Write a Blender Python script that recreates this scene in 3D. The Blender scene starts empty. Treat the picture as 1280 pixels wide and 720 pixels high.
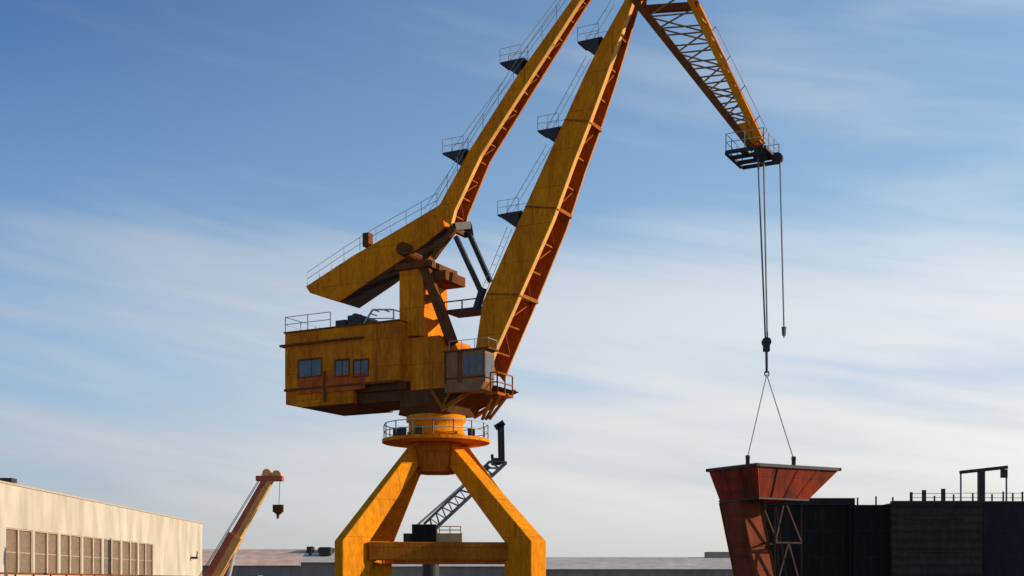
import bpy, math, random
from mathutils import Vector, Matrix
random.seed(7)
S = bpy.context.scene
COL = S.collection
R = math.radians

# ------------------------------------------------------------------ camera
F, HZ, CH = 1600.0, 727.0, 2.0          # focal length and horizon in px of a 1280 wide picture, eye height
cd = bpy.data.cameras.new('camera'); cam = bpy.data.objects.new('camera', cd); COL.objects.link(cam)
cam.location = (0, 0, CH); cam.rotation_euler = (R(90), 0, 0)
cd.sensor_width = 36; cd.lens = 36 * F / 1280; cd.shift_y = (HZ - 360) / 1280
cd.clip_start = .5; cd.clip_end = 30000
S.camera = cam

def W(px, py, Y):
    """a photo pixel at a chosen distance -> world point"""
    return Vector(((px - 640) / F * Y, Y, CH + (HZ - py) / F * Y))

# crane frame: U = horizontal boom direction, V = across, away from the viewer
CX, CY, PSI = -4.75, 80.0, R(28)
cs, sn = math.cos(PSI), math.sin(PSI)
def L(u, v, z): return Vector((CX + u * cs + v * sn, CY - u * sn + v * cs, z))
def Q(px, py, v):
    k = (px - 640) / F
    u = (k * (CY + v * cs) - CX - v * sn) / (cs + k * sn)
    Y = CY - u * sn + v * cs
    return u, CH + (HZ - py) / F * Y
def LQ(px, py, v, v2=None):
    u, z = Q(px, py, v)
    return L(u, v if v2 is None else v2, z)

# ------------------------------------------------------------------ materials
def nodes(name):
    m = bpy.data.materials.new(name); m.use_nodes = True
    nt = m.node_tree; b = nt.nodes['Principled BSDF']
    return m, nt, b
def N(nt, t, **kw):
    n = nt.nodes.new(t)
    for k, v in kw.items(): setattr(n, k, v)
    return n
def paint(name, base, dirt, rough=.55, scale=.8, amount=.5, metal=0, streak=True, fine=6, bump=.15, spec=.3, contrast=.18, runs=.0, seam=0, runcol=(.10, .032, .012)):
    """painted / rusty surface: two noise scales plus vertical run marks"""
    m, nt, b = nodes(name)
    tc = N(nt, 'ShaderNodeTexCoord')
    mp = N(nt, 'ShaderNodeMapping'); mp.inputs['Scale'].default_value = (1, 1, .35 if streak else 1)
    nt.links.new(tc.outputs['Object'], mp.inputs['Vector'])
    n1 = N(nt, 'ShaderNodeTexNoise'); n1.inputs['Scale'].default_value = scale; n1.inputs['Detail'].default_value = 8; n1.inputs['Roughness'].default_value = .65
    n2 = N(nt, 'ShaderNodeTexNoise'); n2.inputs['Scale'].default_value = fine; n2.inputs['Detail'].default_value = 5
    nt.links.new(mp.outputs[0], n1.inputs['Vector']); nt.links.new(mp.outputs[0], n2.inputs['Vector'])
    r1 = N(nt, 'ShaderNodeMapRange'); r1.inputs[1].default_value = .62 - contrast - amount * .12; r1.inputs[2].default_value = .62 + contrast - amount * .12
    nt.links.new(n1.outputs[0], r1.inputs[0])
    ml = N(nt, 'ShaderNodeMath', operation='MULTIPLY'); nt.links.new(r1.outputs[0], ml.inputs[0]); ml.inputs[1].default_value = amount
    mx = N(nt, 'ShaderNodeMix', data_type='RGBA'); nt.links.new(ml.outputs[0], mx.inputs[0])
    mx.inputs[6].default_value = (*base, 1); mx.inputs[7].default_value = (*dirt, 1)
    r2 = N(nt, 'ShaderNodeMapRange'); r2.inputs[1].default_value = .3; r2.inputs[2].default_value = .7; r2.inputs[3].default_value = .78; r2.inputs[4].default_value = 1.15
    nt.links.new(n2.outputs[0], r2.inputs[0])
    m2 = N(nt, 'ShaderNodeVectorMath', operation='SCALE'); nt.links.new(mx.outputs[2], m2.inputs[0]); nt.links.new(r2.outputs[0], m2.inputs[3])
    col = m2.outputs[0]
    if runs:                       # rust and dirt that has run down the plates
        mp3 = N(nt, 'ShaderNodeMapping'); mp3.inputs['Scale'].default_value = (3.2, 3.2, .22); nt.links.new(tc.outputs['Object'], mp3.inputs['Vector'])
        n3 = N(nt, 'ShaderNodeTexNoise'); n3.inputs['Scale'].default_value = 1.0; n3.inputs['Detail'].default_value = 6; n3.inputs['Roughness'].default_value = .7; nt.links.new(mp3.outputs[0], n3.inputs['Vector'])
        r3 = N(nt, 'ShaderNodeMapRange'); r3.inputs[1].default_value = .53; r3.inputs[2].default_value = .72; r3.inputs[4].default_value = runs; nt.links.new(n3.outputs[0], r3.inputs[0])
        m3 = N(nt, 'ShaderNodeMix', data_type='RGBA'); nt.links.new(r3.outputs[0], m3.inputs[0]); nt.links.new(col, m3.inputs[6]); m3.inputs[7].default_value = (*runcol, 1); col = m3.outputs[2]
        n4 = N(nt, 'ShaderNodeTexNoise'); n4.inputs['Scale'].default_value = 2.6; n4.inputs['Detail'].default_value = 9; n4.inputs['Roughness'].default_value = .75; nt.links.new(tc.outputs['Object'], n4.inputs['Vector'])
        r4 = N(nt, 'ShaderNodeMapRange'); r4.inputs[1].default_value = .60; r4.inputs[2].default_value = .70; r4.inputs[4].default_value = runs; nt.links.new(n4.outputs[0], r4.inputs[0])
        m4 = N(nt, 'ShaderNodeMix', data_type='RGBA'); nt.links.new(r4.outputs[0], m4.inputs[0]); nt.links.new(col, m4.inputs[6]); m4.inputs[7].default_value = (*[c * .7 for c in runcol], 1); col = m4.outputs[2]
    if seam:                       # welded plate joints
        sx = N(nt, 'ShaderNodeSeparateXYZ'); nt.links.new(tc.outputs['Object'], sx.inputs[0])
        ad = N(nt, 'ShaderNodeMath', operation='MULTIPLY_ADD'); nt.links.new(sx.outputs[1], ad.inputs[0]); ad.inputs[1].default_value = .6; nt.links.new(sx.outputs[0], ad.inputs[2])
        cx = N(nt, 'ShaderNodeCombineXYZ'); nt.links.new(ad.outputs[0], cx.inputs[0]); nt.links.new(sx.outputs[2], cx.inputs[1])
        bt = N(nt, 'ShaderNodeTexBrick'); bt.inputs['Scale'].default_value = 1; bt.inputs['Mortar Size'].default_value = .03; bt.inputs['Mortar Smooth'].default_value = .4; bt.inputs['Brick Width'].default_value = seam * 1.6; bt.inputs['Row Height'].default_value = seam
        nt.links.new(cx.outputs[0], bt.inputs['Vector'])
        ml5 = N(nt, 'ShaderNodeMath', operation='MULTIPLY'); nt.links.new(bt.outputs['Fac'], ml5.inputs[0]); ml5.inputs[1].default_value = .45
        m5 = N(nt, 'ShaderNodeMix', data_type='RGBA'); nt.links.new(ml5.outputs[0], m5.inputs[0]); nt.links.new(col, m5.inputs[6]); m5.inputs[7].default_value = (*runcol, 1); col = m5.outputs[2]
    nt.links.new(col, b.inputs['Base Color'])
    b.inputs['Roughness'].default_value = rough; b.inputs['Metallic'].default_value = metal
    b.inputs['Specular IOR Level'].default_value = spec
    bp = N(nt, 'ShaderNodeBump'); bp.inputs['Strength'].default_value = bump; bp.inputs['Distance'].default_value = .05
    nt.links.new(n2.outputs[0], bp.inputs['Height']); nt.links.new(bp.outputs[0], b.inputs['Normal'])
    return m
def stripes(m, axis, period, depth, strength=.5):
    """adds corrugation / plank grooves along an object axis to a paint() material"""
    nt = m.node_tree; b = nt.nodes['Principled BSDF']
    tc = N(nt, 'ShaderNodeTexCoord'); sp = N(nt, 'ShaderNodeSeparateXYZ'); nt.links.new(tc.outputs['Object'], sp.inputs[0])
    mu = N(nt, 'ShaderNodeMath', operation='MULTIPLY'); nt.links.new(sp.outputs[axis], mu.inputs[0]); mu.inputs[1].default_value = 2 * math.pi / period
    si = N(nt, 'ShaderNodeMath', operation='SINE'); nt.links.new(mu.outputs[0], si.inputs[0])
    bp = N(nt, 'ShaderNodeBump'); bp.inputs['Strength'].default_value = strength; bp.inputs['Distance'].default_value = depth
    nt.links.new(si.outputs[0], bp.inputs['Height'])
    old = b.inputs['Normal'].links[0].from_socket; nt.links.new(old, bp.inputs['Normal'])
    nt.links.new(bp.outputs[0], b.inputs['Normal'])
    return m
def glass(name, c, rough=.12, spec=.6):
    m = paint(name, c, tuple(x * .6 for x in c), rough, 1.2, .6, 0, False, 3, .02, spec)
    return m

M = dict(
    orange=paint('orange_paint', (.84, .285, .006), (.40, .10, .008), .8, .55, .4, spec=.05, runs=.5, seam=2.3, runcol=(.22, .06, .015)),
    boom=paint('boom_paint', (.90, .275, .008), (.46, .11, .008), .8, .7, .7, spec=.05, runs=.55, seam=2.1, runcol=(.2, .05, .012)),
    house=paint('house_paint', (.86, .26, .010), (.34, .075, .01), .8, .6, .85, spec=.05, runs=.65, seam=1.7, runcol=(.16, .042, .014)),
    red=paint('red_paint', (.50, .055, .025), (.50, .16, .02), .8, 1.1, .9, spec=.06, runs=.4),
    brown=paint('brown_rust', (.22, .075, .02), (.08, .028, .012), .85, .8, .8, spec=.06),
    dark=paint('dark_steel', (.035, .032, .034), (.07, .04, .025), .6, 1, .5),
    grey=paint('grey_steel', (.45, .45, .45), (.3, .26, .22), .5, 1, .5),
    rope=paint('rope_steel', (.16, .165, .175), (.09, .09, .09), .5, 2, .4),
    glass=glass('dark_glass', (.11, .125, .14), .2, .4),
    cab=paint('cab_paint', (.30, .135, .042), (.15, .065, .028), .6, .8, .6),
    cream=stripes(paint('cream_cladding', (.55, .465, .35), (.44, .36, .26), .8, .18, .6, streak=True, fine=.5, bump=.03), 1, 1.1, .05, .25),
    pane=glass('brown_glass', (.24, .155, .09), .4, .3),
    frame=paint('window_frame', (.50, .40, .28), (.36, .27, .18), .7, .5, .5),
    roof=paint('roof_grey', (.64, .55, .46), (.44, .37, .31), .8, .05, .7, streak=False, fine=.4),
    pink=paint('roof_pink', (.78, .52, .38), (.60, .40, .29), .8, .06, .7, streak=False, fine=.4),
    farwall=paint('far_wall', (.34, .26, .20), (.2, .155, .125), .8, .1, .7, fine=.6),
    pale=paint('pale_wall', (.62, .56, .50), (.42, .36, .30), .8, .2, .6, fine=1),
    hopper=paint('hopper_rust', (.33, .045, .016), (.13, .032, .018), .85, .7, .9, fine=3, contrast=.12, spec=.05, runs=.9, seam=1.3, runcol=(.055, .032, .026)),
    chute=paint('chute_rust', (.30, .07, .03), (.13, .04, .022), .85, .9, .8, fine=3, spec=.05, runs=.75, seam=1.5, runcol=(.055, .032, .026)),
    black=paint('black_hull', (.013, .012, .013), (.032, .024, .02), .75, .4, .6, fine=2, spec=.1, runs=.6, seam=1.9, runcol=(.05, .035, .027)),
    navy=paint('navy_hull', (.032, .028, .032), (.018, .016, .018), .75, .4, .6, fine=2, spec=.1, runs=.6, seam=1.9, runcol=(.055, .038, .03)),
    plank=stripes(paint('ribbed_hull', (.068, .054, .047), (.04, .032, .028), .85, .5, .8, streak=False, fine=2.5, spec=.1, runs=.7, runcol=(.03, .022, .018)), 2, .62, .08, .6),
    craneR=paint('crane_red', (.50, .11, .05), (.28, .07, .04), .5, .8, .5),
    craneY=paint('crane_yellow', (.78, .40, .10), (.5, .2, .06), .5, .8, .5),
    tan=paint('tan_paint', (.55, .36, .16), (.35, .2, .1), .6, .8, .5),
    yellow=paint('yellow_paint', (.8, .5, .05), (.5, .3, .06), .6, .8, .5),
    conc=paint('asphalt', (.10, .08, .06), (.065, .055, .045), .9, .08, .8, streak=False, fine=1.5, bump=.1),
    jib=paint('jib_lattice_paint', (.34, .20, .08), (.16, .10, .06), .8, 1.2, .6, spec=.05),
    framed=paint('frame_rust', (.10, .06, .045), (.05, .035, .03), .85, .9, .7, spec=.05),
    shade_orange=paint('shade_orange_paint', (.58, .17, .012), (.28, .075, .012), .85, .6, .7, spec=.05, runs=.6, seam=2.0, runcol=(.14, .042, .014)),  # portal beams and head: their shade put into the colour as browner orange
    shade_brown=paint('shade_brown_steel', (.10, .048, .02), (.16, .06, .018), .85, .8, .6, spec=.05),  # shade under the house painted in as dark brown
    shade_trim=paint('shade_trim_paint', (.42, .125, .016), (.2, .055, .014), .85, .9, .7, spec=.05, runs=.4),  # browner orange: shade inside the booms put into colour; also braces, balcony
    flange=paint('flange_paint', (.92, .46, .10), (.5, .2, .05), .7, 1.5, .5, spec=.1),
    tyre=paint('rubber', (.02, .02, .02), (.04, .035, .03), .9, 2, .5),
)

# ------------------------------------------------------------------ mesh builder
class MB:
    def __init__(s): s.v = []; s.f = []; s.mi = []; s.cur = 0
    def add(s, vs, fs):
        o = len(s.v); s.v += [Vector(p) for p in vs]; s.f += [tuple(i + o for i in f) for f in fs]; s.mi += [s.cur] * len(fs); return s
    def hexa(s, a, b):
        """solid between two quads a (4 pts) and b (4 pts)"""
        return s.loft([a, b])
    def loft(s, rings, cap=True):
        n = len(rings[0]); vs = [p for r in rings for p in r]; fs = []
        for i in range(len(rings) - 1):
            for j in range(n):
                k = (j + 1) % n
                fs.append((i * n + j, i * n + k, (i + 1) * n + k, (i + 1) * n + j))
        if cap: fs += [tuple(range(n - 1, -1, -1)), tuple((len(rings) - 1) * n + j for j in range(n))]
        return s.add(vs, fs)
    def prism(s, near, far): return s.loft([near, far])
    def box(s, c, ex, ey, ez):
        """centre and three half-extent vectors"""
        c = Vector(c); ex = Vector(ex); ey = Vector(ey); ez = Vector(ez)
        r = lambda q: [c - ex - ey + q, c + ex - ey + q, c + ex + ey + q, c - ex + ey + q]
        return s.loft([r(-ez), r(ez)])
    def abox(s, x0, x1, y0, y1, z0, z1):
        return s.box(((x0 + x1) / 2, (y0 + y1) / 2, (z0 + z1) / 2), ((x1 - x0) / 2, 0, 0), (0, (y1 - y0) / 2, 0), (0, 0, (z1 - z0) / 2))
    def lbox(s, u0, u1, v0, v1, z0, z1):
        c = L((u0 + u1) / 2, (v0 + v1) / 2, (z0 + z1) / 2)
        return s.box(c, Vector((cs, -sn, 0)) * (u1 - u0) / 2, Vector((sn, cs, 0)) * (v1 - v0) / 2, (0, 0, (z1 - z0) / 2))
    def bar(s, p, q, w, h=None, up=None):
        """square bar from p to q; w across, h along 'up'"""
        p = Vector(p); q = Vector(q); h = w if h is None else h
        d = (q - p); 
        if d.length < 1e-6: return s
        d.normalize(); up = Vector(up or (0, 0, 1))
        if abs(d.dot(up)) > .98: up = Vector((0, 1, 0))
        a = d.cross(up).normalized(); b = a.cross(d)
        r = lambda c: [c - a * w / 2 - b * h / 2, c + a * w / 2 - b * h / 2, c + a * w / 2 + b * h / 2, c - a * w / 2 + b * h / 2]
        return s.loft([r(p), r(q)])
    def tube(s, p, q, r, r2=None, n=8):
        p = Vector(p); q = Vector(q); r2 = r if r2 is None else r2
        d = (q - p).normalized(); up = Vector((0, 0, 1)) if abs(d.z) < .95 else Vector((1, 0, 0))
        a = d.cross(up).normalized(); b = a.cross(d)
        ring = lambda c, rr: [c + (a * math.cos(t) + b * math.sin(t)) * rr for t in [2 * math.pi * i / n for i in range(n)]]
        return s.loft([ring(p, r), ring(q, r2)])
    def lathe(s, c, prof, n=40):
        c = Vector(c)
        return s.loft([[c + Vector((r * math.cos(2 * math.pi * i / n), r * math.sin(2 * math.pi * i / n), z)) for i in range(n)] for r, z in prof])
    def rail(s, pts, hgt=1.0, r=.03, step=1.6, mids=1, close=False):
        """handrail with posts along a polyline"""
        pts = [Vector(p) for p in pts]
        if close: pts = pts + [pts[0]]
        up = Vector((0, 0, 1))
        for p, q in zip(pts, pts[1:]):
            n = max(1, round((q - p).length / step))
            for i in range(n + 1):
                a = p.lerp(q, i / n); s.tube(a, a + up * hgt, r, n=5)
            for m_ in range(mids + 1):
                k = hgt * (m_ + 1) / (mids + 1); s.tube(p + up * k, q + up * k, r * .9, n=5)
        return s
    def build(s, name, mats, parent=None, smooth=False, bevel=0):
        org = Vector((0, 0, 0)); root = parent
        while root is not None:
            org = org + root.location; root = root.parent
        me = bpy.data.meshes.new(name); me.from_pydata([p - org for p in s.v], [], s.f)
        for m in (mats if isinstance(mats, (list, tuple)) else [mats]): me.materials.append(m)
        me.polygons.foreach_set('material_index', s.mi)
        import bmesh
        bm = bmesh.new(); bm.from_mesh(me); bmesh.ops.recalc_face_normals(bm, faces=bm.faces)
        bm.to_mesh(me); bm.free()
        if smooth:
            for p in me.polygons: p.use_smooth = len(p.vertices) == 4
            me.update()
        o = bpy.data.objects.new(name, me); COL.objects.link(o); o.parent = parent
        if bevel:
            bv = o.modifiers.new('bevel', 'BEVEL'); bv.width = bevel; bv.segments = 2; bv.limit_method = 'ANGLE'
        return o
def tag(o, label=None, cat=None, group=None, kind=None):
    for k, v in (('label', label), ('category', cat), ('group', group), ('kind', kind)):
        if v: o[k] = v
    return o
def thing(name, loc, label, cat, group=None, kind='thing'):
    o = bpy.data.objects.new(name, None); COL.objects.link(o); o.location = loc; o.empty_display_size = .3
    return tag(o, label, cat, group, kind)

# ------------------------------------------------------------------ ground
g = MB(); g.abox(-9000, 9000, -60, 20000, -1, 0)
tag(g.build('ground', M['conc']), kind='structure')

# ------------------------------------------------------------------ the portal crane
crane = thing('portal_crane', (CX, CY, 0), 'tall orange harbour crane on four legs, lifting the rusty hopper with its jib', 'crane')

# --- portal: four splayed box legs set radially, each ending in a vertical post
def leg(top, bot, ang, r, t, r0=None, t0=None, zk=None):
    """top / knee = outer end centre of the section, ang = direction the leg points in plan"""
    d = Vector((math.cos(ang), math.sin(ang), 0)); n = Vector((-d.y, d.x, 0))
    def sec(c, r, t): return [c + n * t / 2, c - n * t / 2, c - n * t / 2 - d * r, c + n * t / 2 - d * r]
    base = Vector((bot.x, bot.y, .95))
    m = MB(); m.loft([sec(top, r0 or r, t0 or t), sec(bot, r, t), sec(base, r, t)])
    # welded edge strips standing slightly proud
    return m, base, d, n, r, t
ZT, ZK = 10.45, 4.35
legs = [
    # top xy (relative), knee xy (relative), angle, r, t
    ((-1.42, -.95), (-5.25, -6.3), R(225), 2.0, .78, 1.3, .6),
    ((1.25, -.95), (6.3, -5.6), R(315), 2.2, 1.30, 1.45, .9),
    ((-1.10, 1.6), (-4.55, 9.3), R(97), 1.4, 1.75, 1.2, 1.3),
    ((1.35, 1.6), (6.0, 9.3), R(92), 1.4, 1.7, 1.2, 1.3),
]
LB = []
for (tx, ty), (bx, by), ang, r, t, r0, t0 in legs:
    m, base, d, n, r, t = leg(Vector((CX + tx, CY + ty, ZT)), Vector((CX + bx, CY + by, ZK)), ang, r, t, r0, t0)
    m.build('portal_leg', M['orange'], crane, bevel=.06)
    c = base - d * r / 2
    LB.append(base - d * r * .86)
    bg = MB(); ax = Vector((0, 1, 0))
    bg.box(c + Vector((0, 0, -.18)), (.45, 0, 0), (0, 1.7, 0), (0, 0, .16))
    b = bg.build('bogie', M['brown'], crane)
    for k in (-1.1, 1.1):
        w = MB(); p = Vector((c.x, c.y + k, .36)); w.tube(p - Vector((.12, 0, 0)), p + Vector((.12, 0, 0)), .36, n=20)
        w.build('wheel', M['dark'], b)
def beam(i, j, z0, z1, w, name='portal_beam'):
    a, b = LB[i], LB[j]; m = MB(); zc = (z0 + z1) / 2
    d = (b - a); d.z = 0; d.normalize()
    m.bar(Vector((a.x, a.y, zc)) + d * .4, Vector((b.x, b.y, zc)) - d * .4, w, z1 - z0)
    return m
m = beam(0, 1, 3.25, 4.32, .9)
m.build('portal_beam', M['shade_orange'], crane, bevel=.05)
# haunch plate where the left front leg meets the beam
dd = Vector((math.cos(R(225)), math.sin(R(225)), 0)); nn = Vector((-dd.y, dd.x, 0)); c0 = Vector((CX - 5.25, CY - 6.3, 0)) - dd * 1.95 + nn * .36
ee = Vector((.9, .43, 0)); en = Vector((.43, -.9, 0))
m = MB(); tri = [c0 + Vector((0, 0, 4.36)), c0 + ee * 1.9 + Vector((0, 0, 4.36)), c0 + ee * 1.6 + Vector((0, 0, 4.05)), c0 + Vector((0, 0, 2.9))]
m.prism([p - en * .2 for p in tri], [p + en * .02 for p in tri]); m.build('gusset', M['orange'], crane)
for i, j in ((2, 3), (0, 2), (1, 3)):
    beam(i, j, 3.2, 4.1, .8).build('portal_beam', M['shade_orange'], crane)
# head where the legs meet, under the round walkway
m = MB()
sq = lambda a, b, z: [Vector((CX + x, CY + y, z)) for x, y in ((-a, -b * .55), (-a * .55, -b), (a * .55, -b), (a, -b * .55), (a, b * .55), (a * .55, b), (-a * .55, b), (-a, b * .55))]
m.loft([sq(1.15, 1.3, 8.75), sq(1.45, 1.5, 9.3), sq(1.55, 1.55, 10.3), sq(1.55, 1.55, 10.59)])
m.build('portal_head', M['shade_orange'], crane, bevel=.05)
# walkway ring with rail
m = MB(); m.lathe((CX, CY, 0), [(1.2, 10.6), (3.3, 10.62), (3.36, 10.64), (3.36, 10.84), (1.2, 10.84)], 44)
wk = m.build('walkway', M['boom'], crane)
m = MB(); pts = [Vector((CX + 3.25 * math.cos(2 * math.pi * i / 16), CY + 3.25 * math.sin(2 * math.pi * i / 16), 10.84)) for i in range(16)]
m.rail(pts, .95, .035, 1.3, 1, True); m.build('railing', M['grey'], wk)
m = MB()
for a in (205, 222, 250, 330):
    p = Vector((CX + 2.6 * math.cos(R(a)), CY + 2.6 * math.sin(R(a)), 10.84))
    m = MB(); m.box(p + Vector((0, 0, .3)), (.22, 0, 0), (0, .2, 0), (0, 0, .3)); m.build('junction_box', M['dark'], wk)
# slewing drum
m = MB(); m.lathe((CX, CY, 0), [(1.72, 10.85), (1.72, 11.1), (1.80, 11.12), (1.80, 11.3), (1.70, 11.32), (1.70, 11.9), (1.85, 11.95), (1.85, 12.3), (1.6, 12.32)], 48)
m.build('slewing_drum', M['orange'], crane, True)

# --- upper works ------------------------------------------------------------
u0, zb = Q(356, 508, -2.4); u1, _ = Q(499, 470, -2.4)
_, zt = Q(356, 417, -2.4)
_, zg = Q(356, 432, -2.4); _, zs = Q(356, 488, -2.4)
HV = 2.4
def prof(m, pts, v0, v1):
    m.prism([L(u, v0, z) for u, z in pts], [L(u, v1, z) for u, z in pts])
m = MB()
prof(m, [(u0, zs), (u1, zs), (u1, zt), (u0, zt)], -HV, HV)
um = Q(440, 490, -2.4)[0]
prof(m, [(u0, zb + .12), (u0 + 1.3, zb - .12), (um, zb - .12), (um, zs - .003), (u0, zs - .003)], -HV + .08, HV - .08)
house = m.build('machinery_house', M['house'], crane, bevel=.04)
m = MB(); m.lbox(um + .003, u1 + .5, -HV + .5, HV - .5, zb - .12, zs - .003); m.lbox(um + .5, u1 + .3, -HV + .3, -HV + .5, zs - .5, zs - .003); m.build('underframe', M['shade_brown'], house)
m = MB(); m.lbox(u0 + 1.32, um - .02, -HV + .12, HV - .12, zb - .17, zb - .124); m.build('shade_plate', M['shade_brown'], house)  # dark sheet that paints shade onto the house underside
m = MB(); m.lbox(u0 - .32, Q(455, 432, -2.4)[0], -HV - .16, HV + .16, zg - .1, zg + .04); m.build('gutter', M['brown'], house)
m = MB(); m.lbox(u0 - .06, u1 + .02, -HV - .06, HV + .06, zt, zt + .09)
m.lbox(u0 - .04, u1 - .1, -HV - .05, -HV + .1, zs - .08, zs + .06); m.build('trim', M['brown'], house)
for a, b in ((372, 403), (418, 437.5), (441, 461.5)):
    ua, z1 = Q(a + 1.5, 451.5, -HV); ub, z0 = Q(b - 1.5, 469, -HV)
    m = MB(); f = MB()
    m.lbox(ua, ub, -HV - .015, -HV + .05, z0, z1)
    for s_ in ((ua - .07, ua), (ub, ub + .07)): f.lbox(s_[0], s_[1], -HV - .05, -HV + .05, z0 - .07, z1 + .07)
    f.lbox(ua, ub, -HV - .05, -HV + .05, z0 - .07, z0); f.lbox(ua, ub, -HV - .09, -HV + .05, z1, z1 + .1)
    um_ = (ua + ub) / 2 + (.12 if b - a > 25 else 0); f.lbox(um_ - .03, um_ + .03, -HV - .03, -HV - .016, z0, z1)
    w = f.build('window', M['brown'], house)
    m.build('pane', M['glass'], w)
ua, z1 = Q(372, 473, -HV); ub, z0 = Q(456, 486, -HV)
m = MB(); m.lbox(ua, ub, -HV - .02, -HV + .05, z0, z1); m.build('red_panel', M['red'], house)
ua, ub = Q(404.5, 470, -HV)[0], Q(407, 470, -HV)[0]
m = MB(); m.lbox(ua, ub, -HV - .045, -HV + .05, zb + .1, zg - 1.9); m.build('downpipe', M['brown'], house)
m = MB()
m.rail([L(u0 + .05, HV, zt + .09), L(u0 + .05, -HV, zt + .09), L(u0 + 3.6, -HV, zt + .09)], .95, .03, 1.5, 1)
m.build('railing', M['grey'], house)
# machinery on the house roof: winch and an inclined ladder frame
m = MB()
ua, _ = Q(432, 410, -1.6); m.lbox(ua - .5, ua + .3, -2.0, -.6, zt + .09, zt + .55)
m.tube(L(ua + 1.0, -2.0, zt + .5), L(ua + 1.0, .2, zt + .5), .38, n=14)
m.lbox(ua + .5, ua + 1.5, -2.1, -2.0, zt + .09, zt + .75)
m.build('winch', M['dark'], house)
m = MB()
for v in (-2.0, -1.3):
    a = LQ(452, 409, v); b = LQ(466, 387, v); c = LQ(492, 387, v); d = LQ(492, 409, v)
    for p, q in ((a, b), (b, c), (c, d)): m.bar(p, q, .09)
    m.bar(LQ(460, 398, v), LQ(492, 398, v), .06)
for px, py in ((455, 404), (459, 398), (463, 392), (466, 387), (479, 387), (492, 387)):
    m.bar(LQ(px, py, -2.0), LQ(px, py, -2.0, -1.3), .06)
m.build('roof_frame', M['grey'], house)

# tower: pillar, its base block and the sloping front legs
tv = 1.45
m = MB()
pts = [Q(498, 488, -tv - .5)]
a = Q(499, 330, -tv); b = Q(528, 330, -tv); c = Q(531, 420, -tv); d = Q(499, 420, -tv)
prof(m, [(d[0], d[1]), (c[0], c[1]), (b[0], b[1]), (a[0], a[1])], -tv, tv)
tower = m.build('tower', M['boom'], crane, bevel=.04)
m = MB()
e = Q(556, 489, -tv - .45); e2 = Q(549, 419, -tv - .45); s0 = Q(500, 489, -tv - .45)
prof(m, [(u1 + .01, s0[1]), (e[0], s0[1]), (e[0], s0[1] + 2.2), (e2[0], e2[1]), (u1 + .01, e2[1])], -tv - .45, tv + .45)
m.build('tower_base', M['house'], crane)
m = MB()
for v in (-1.25, 1.25):
    p = LQ(529, 328, v); q = LQ(566, 430, v); m.bar(p, q, .42, .6)
    m.bar(LQ(533, 372, v), LQ(546, 372, v), .3, .35)
for k in (.2, .45, .7, .92):
    p = LQ(529, 328, -1.25).lerp(LQ(566, 430, -1.25), k); q = LQ(529, 328, 1.25).lerp(LQ(566, 430, 1.25), k); m.bar(p, q, .22)
m.build('tower_strut', M['brown'], crane)
m = MB()   # head gear on the tower where the counterweight arm pivots
p0 = Q(494, 336, -1.7); p1 = Q(540, 322, -1.7)
m.lbox(p0[0], p1[0] - .2, -1.7, 1.7, p0[1] - .1, p0[1] + .28)
m.lbox(Q(527, 350, -1.3)[0], Q(555, 350, -1.3)[0], -1.1, 1.3, Q(527, 352, -1.3)[1], Q(527, 340, -1.3)[1])
m.tube(L(Q(520, 318, 0)[0], -1.65, Q(520, 318, 0)[1]), L(Q(520, 318, 0)[0], 1.65, Q(520, 318, 0)[1]), .42, n=16)
m.build('pivot_bracket', M['brown'], crane)

# operator cabin on the near side of the boom foot
cu0, cz1 = Q(556, 441, -2.7); cu1, cz0 = Q(606, 487, -2.7)
m = MB(); prof(m, [(cu0, cz0), (cu1 - .35, cz0), (cu1, cz0 + .5), (cu1, cz1), (cu0, cz1)], -2.7, -1.55)
cabin = m.build('operator_cabin', M['cab'], crane)
m = MB(); m.lbox(cu0 - .05, cu1 + .3, -2.8, -1.5, cz1, cz1 + .1); m.build('roof', M['brown'], cabin)
for a, b in ((.47, .60), (.64, .78), (.82, .95)):
    m = MB(); m.lbox(cu0 + (cu1 - cu0) * a, cu0 + (cu1 - cu0) * b, -2.715, -2.6, cz0 + (1.25 if a < .2 else .95), cz1 - .25); m.build('window', M['glass'], cabin)
m = MB(); m.lbox(cu1 - .05, cu1 + .02, -2.6, -1.65, cz0 + .8, cz1 - .2); m.build('window', M['glass'], cabin)
m = MB(); du = cu1 - cu0
for k in (.0, .33, .40, .985): m.lbox(cu0 + du * k, cu0 + du * k + .07, -2.75, -2.702, cz0 + .52, cz1 - .02)
m.lbox(cu0 + .08, cu1 - .06, -2.75, -2.702, cz0 + .78, cz0 + .86); m.build('frame', M['brown'], cabin)
m = MB(); m.rail([L(cu0 + .3, -2.7, cz1 + .1), L(cu1 + .2, -2.7, cz1 + .1), L(cu1 + .2, -1.6, cz1 + .1)], .55, .025, .8, 0); m.build('railing', M['grey'], cabin)
m = MB()   # little balcony in front of the cabin
bu0, bz = Q(600, 492, -2.6); bu1, _ = Q(622, 492, -2.6)
m.lbox(cu1 + .02, bu1, -2.6, -.6, bz - .1, bz + .05)
m.rail([L(cu1 + .3, -2.55, bz + .05), L(bu1 - .05, -2.55, bz + .05), L(bu1 - .05, -.65, bz + .05)], 1.15, .05, .8, 1)
for k in (0, .5, 1): m.bar(L(cu1 + .3 + k, -2.2, bz - .1), L(cu1 - .8 + k * .5, -1.6, bz - 1.4), .14)
m.build('balcony', M['shade_trim'], crane)

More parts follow.
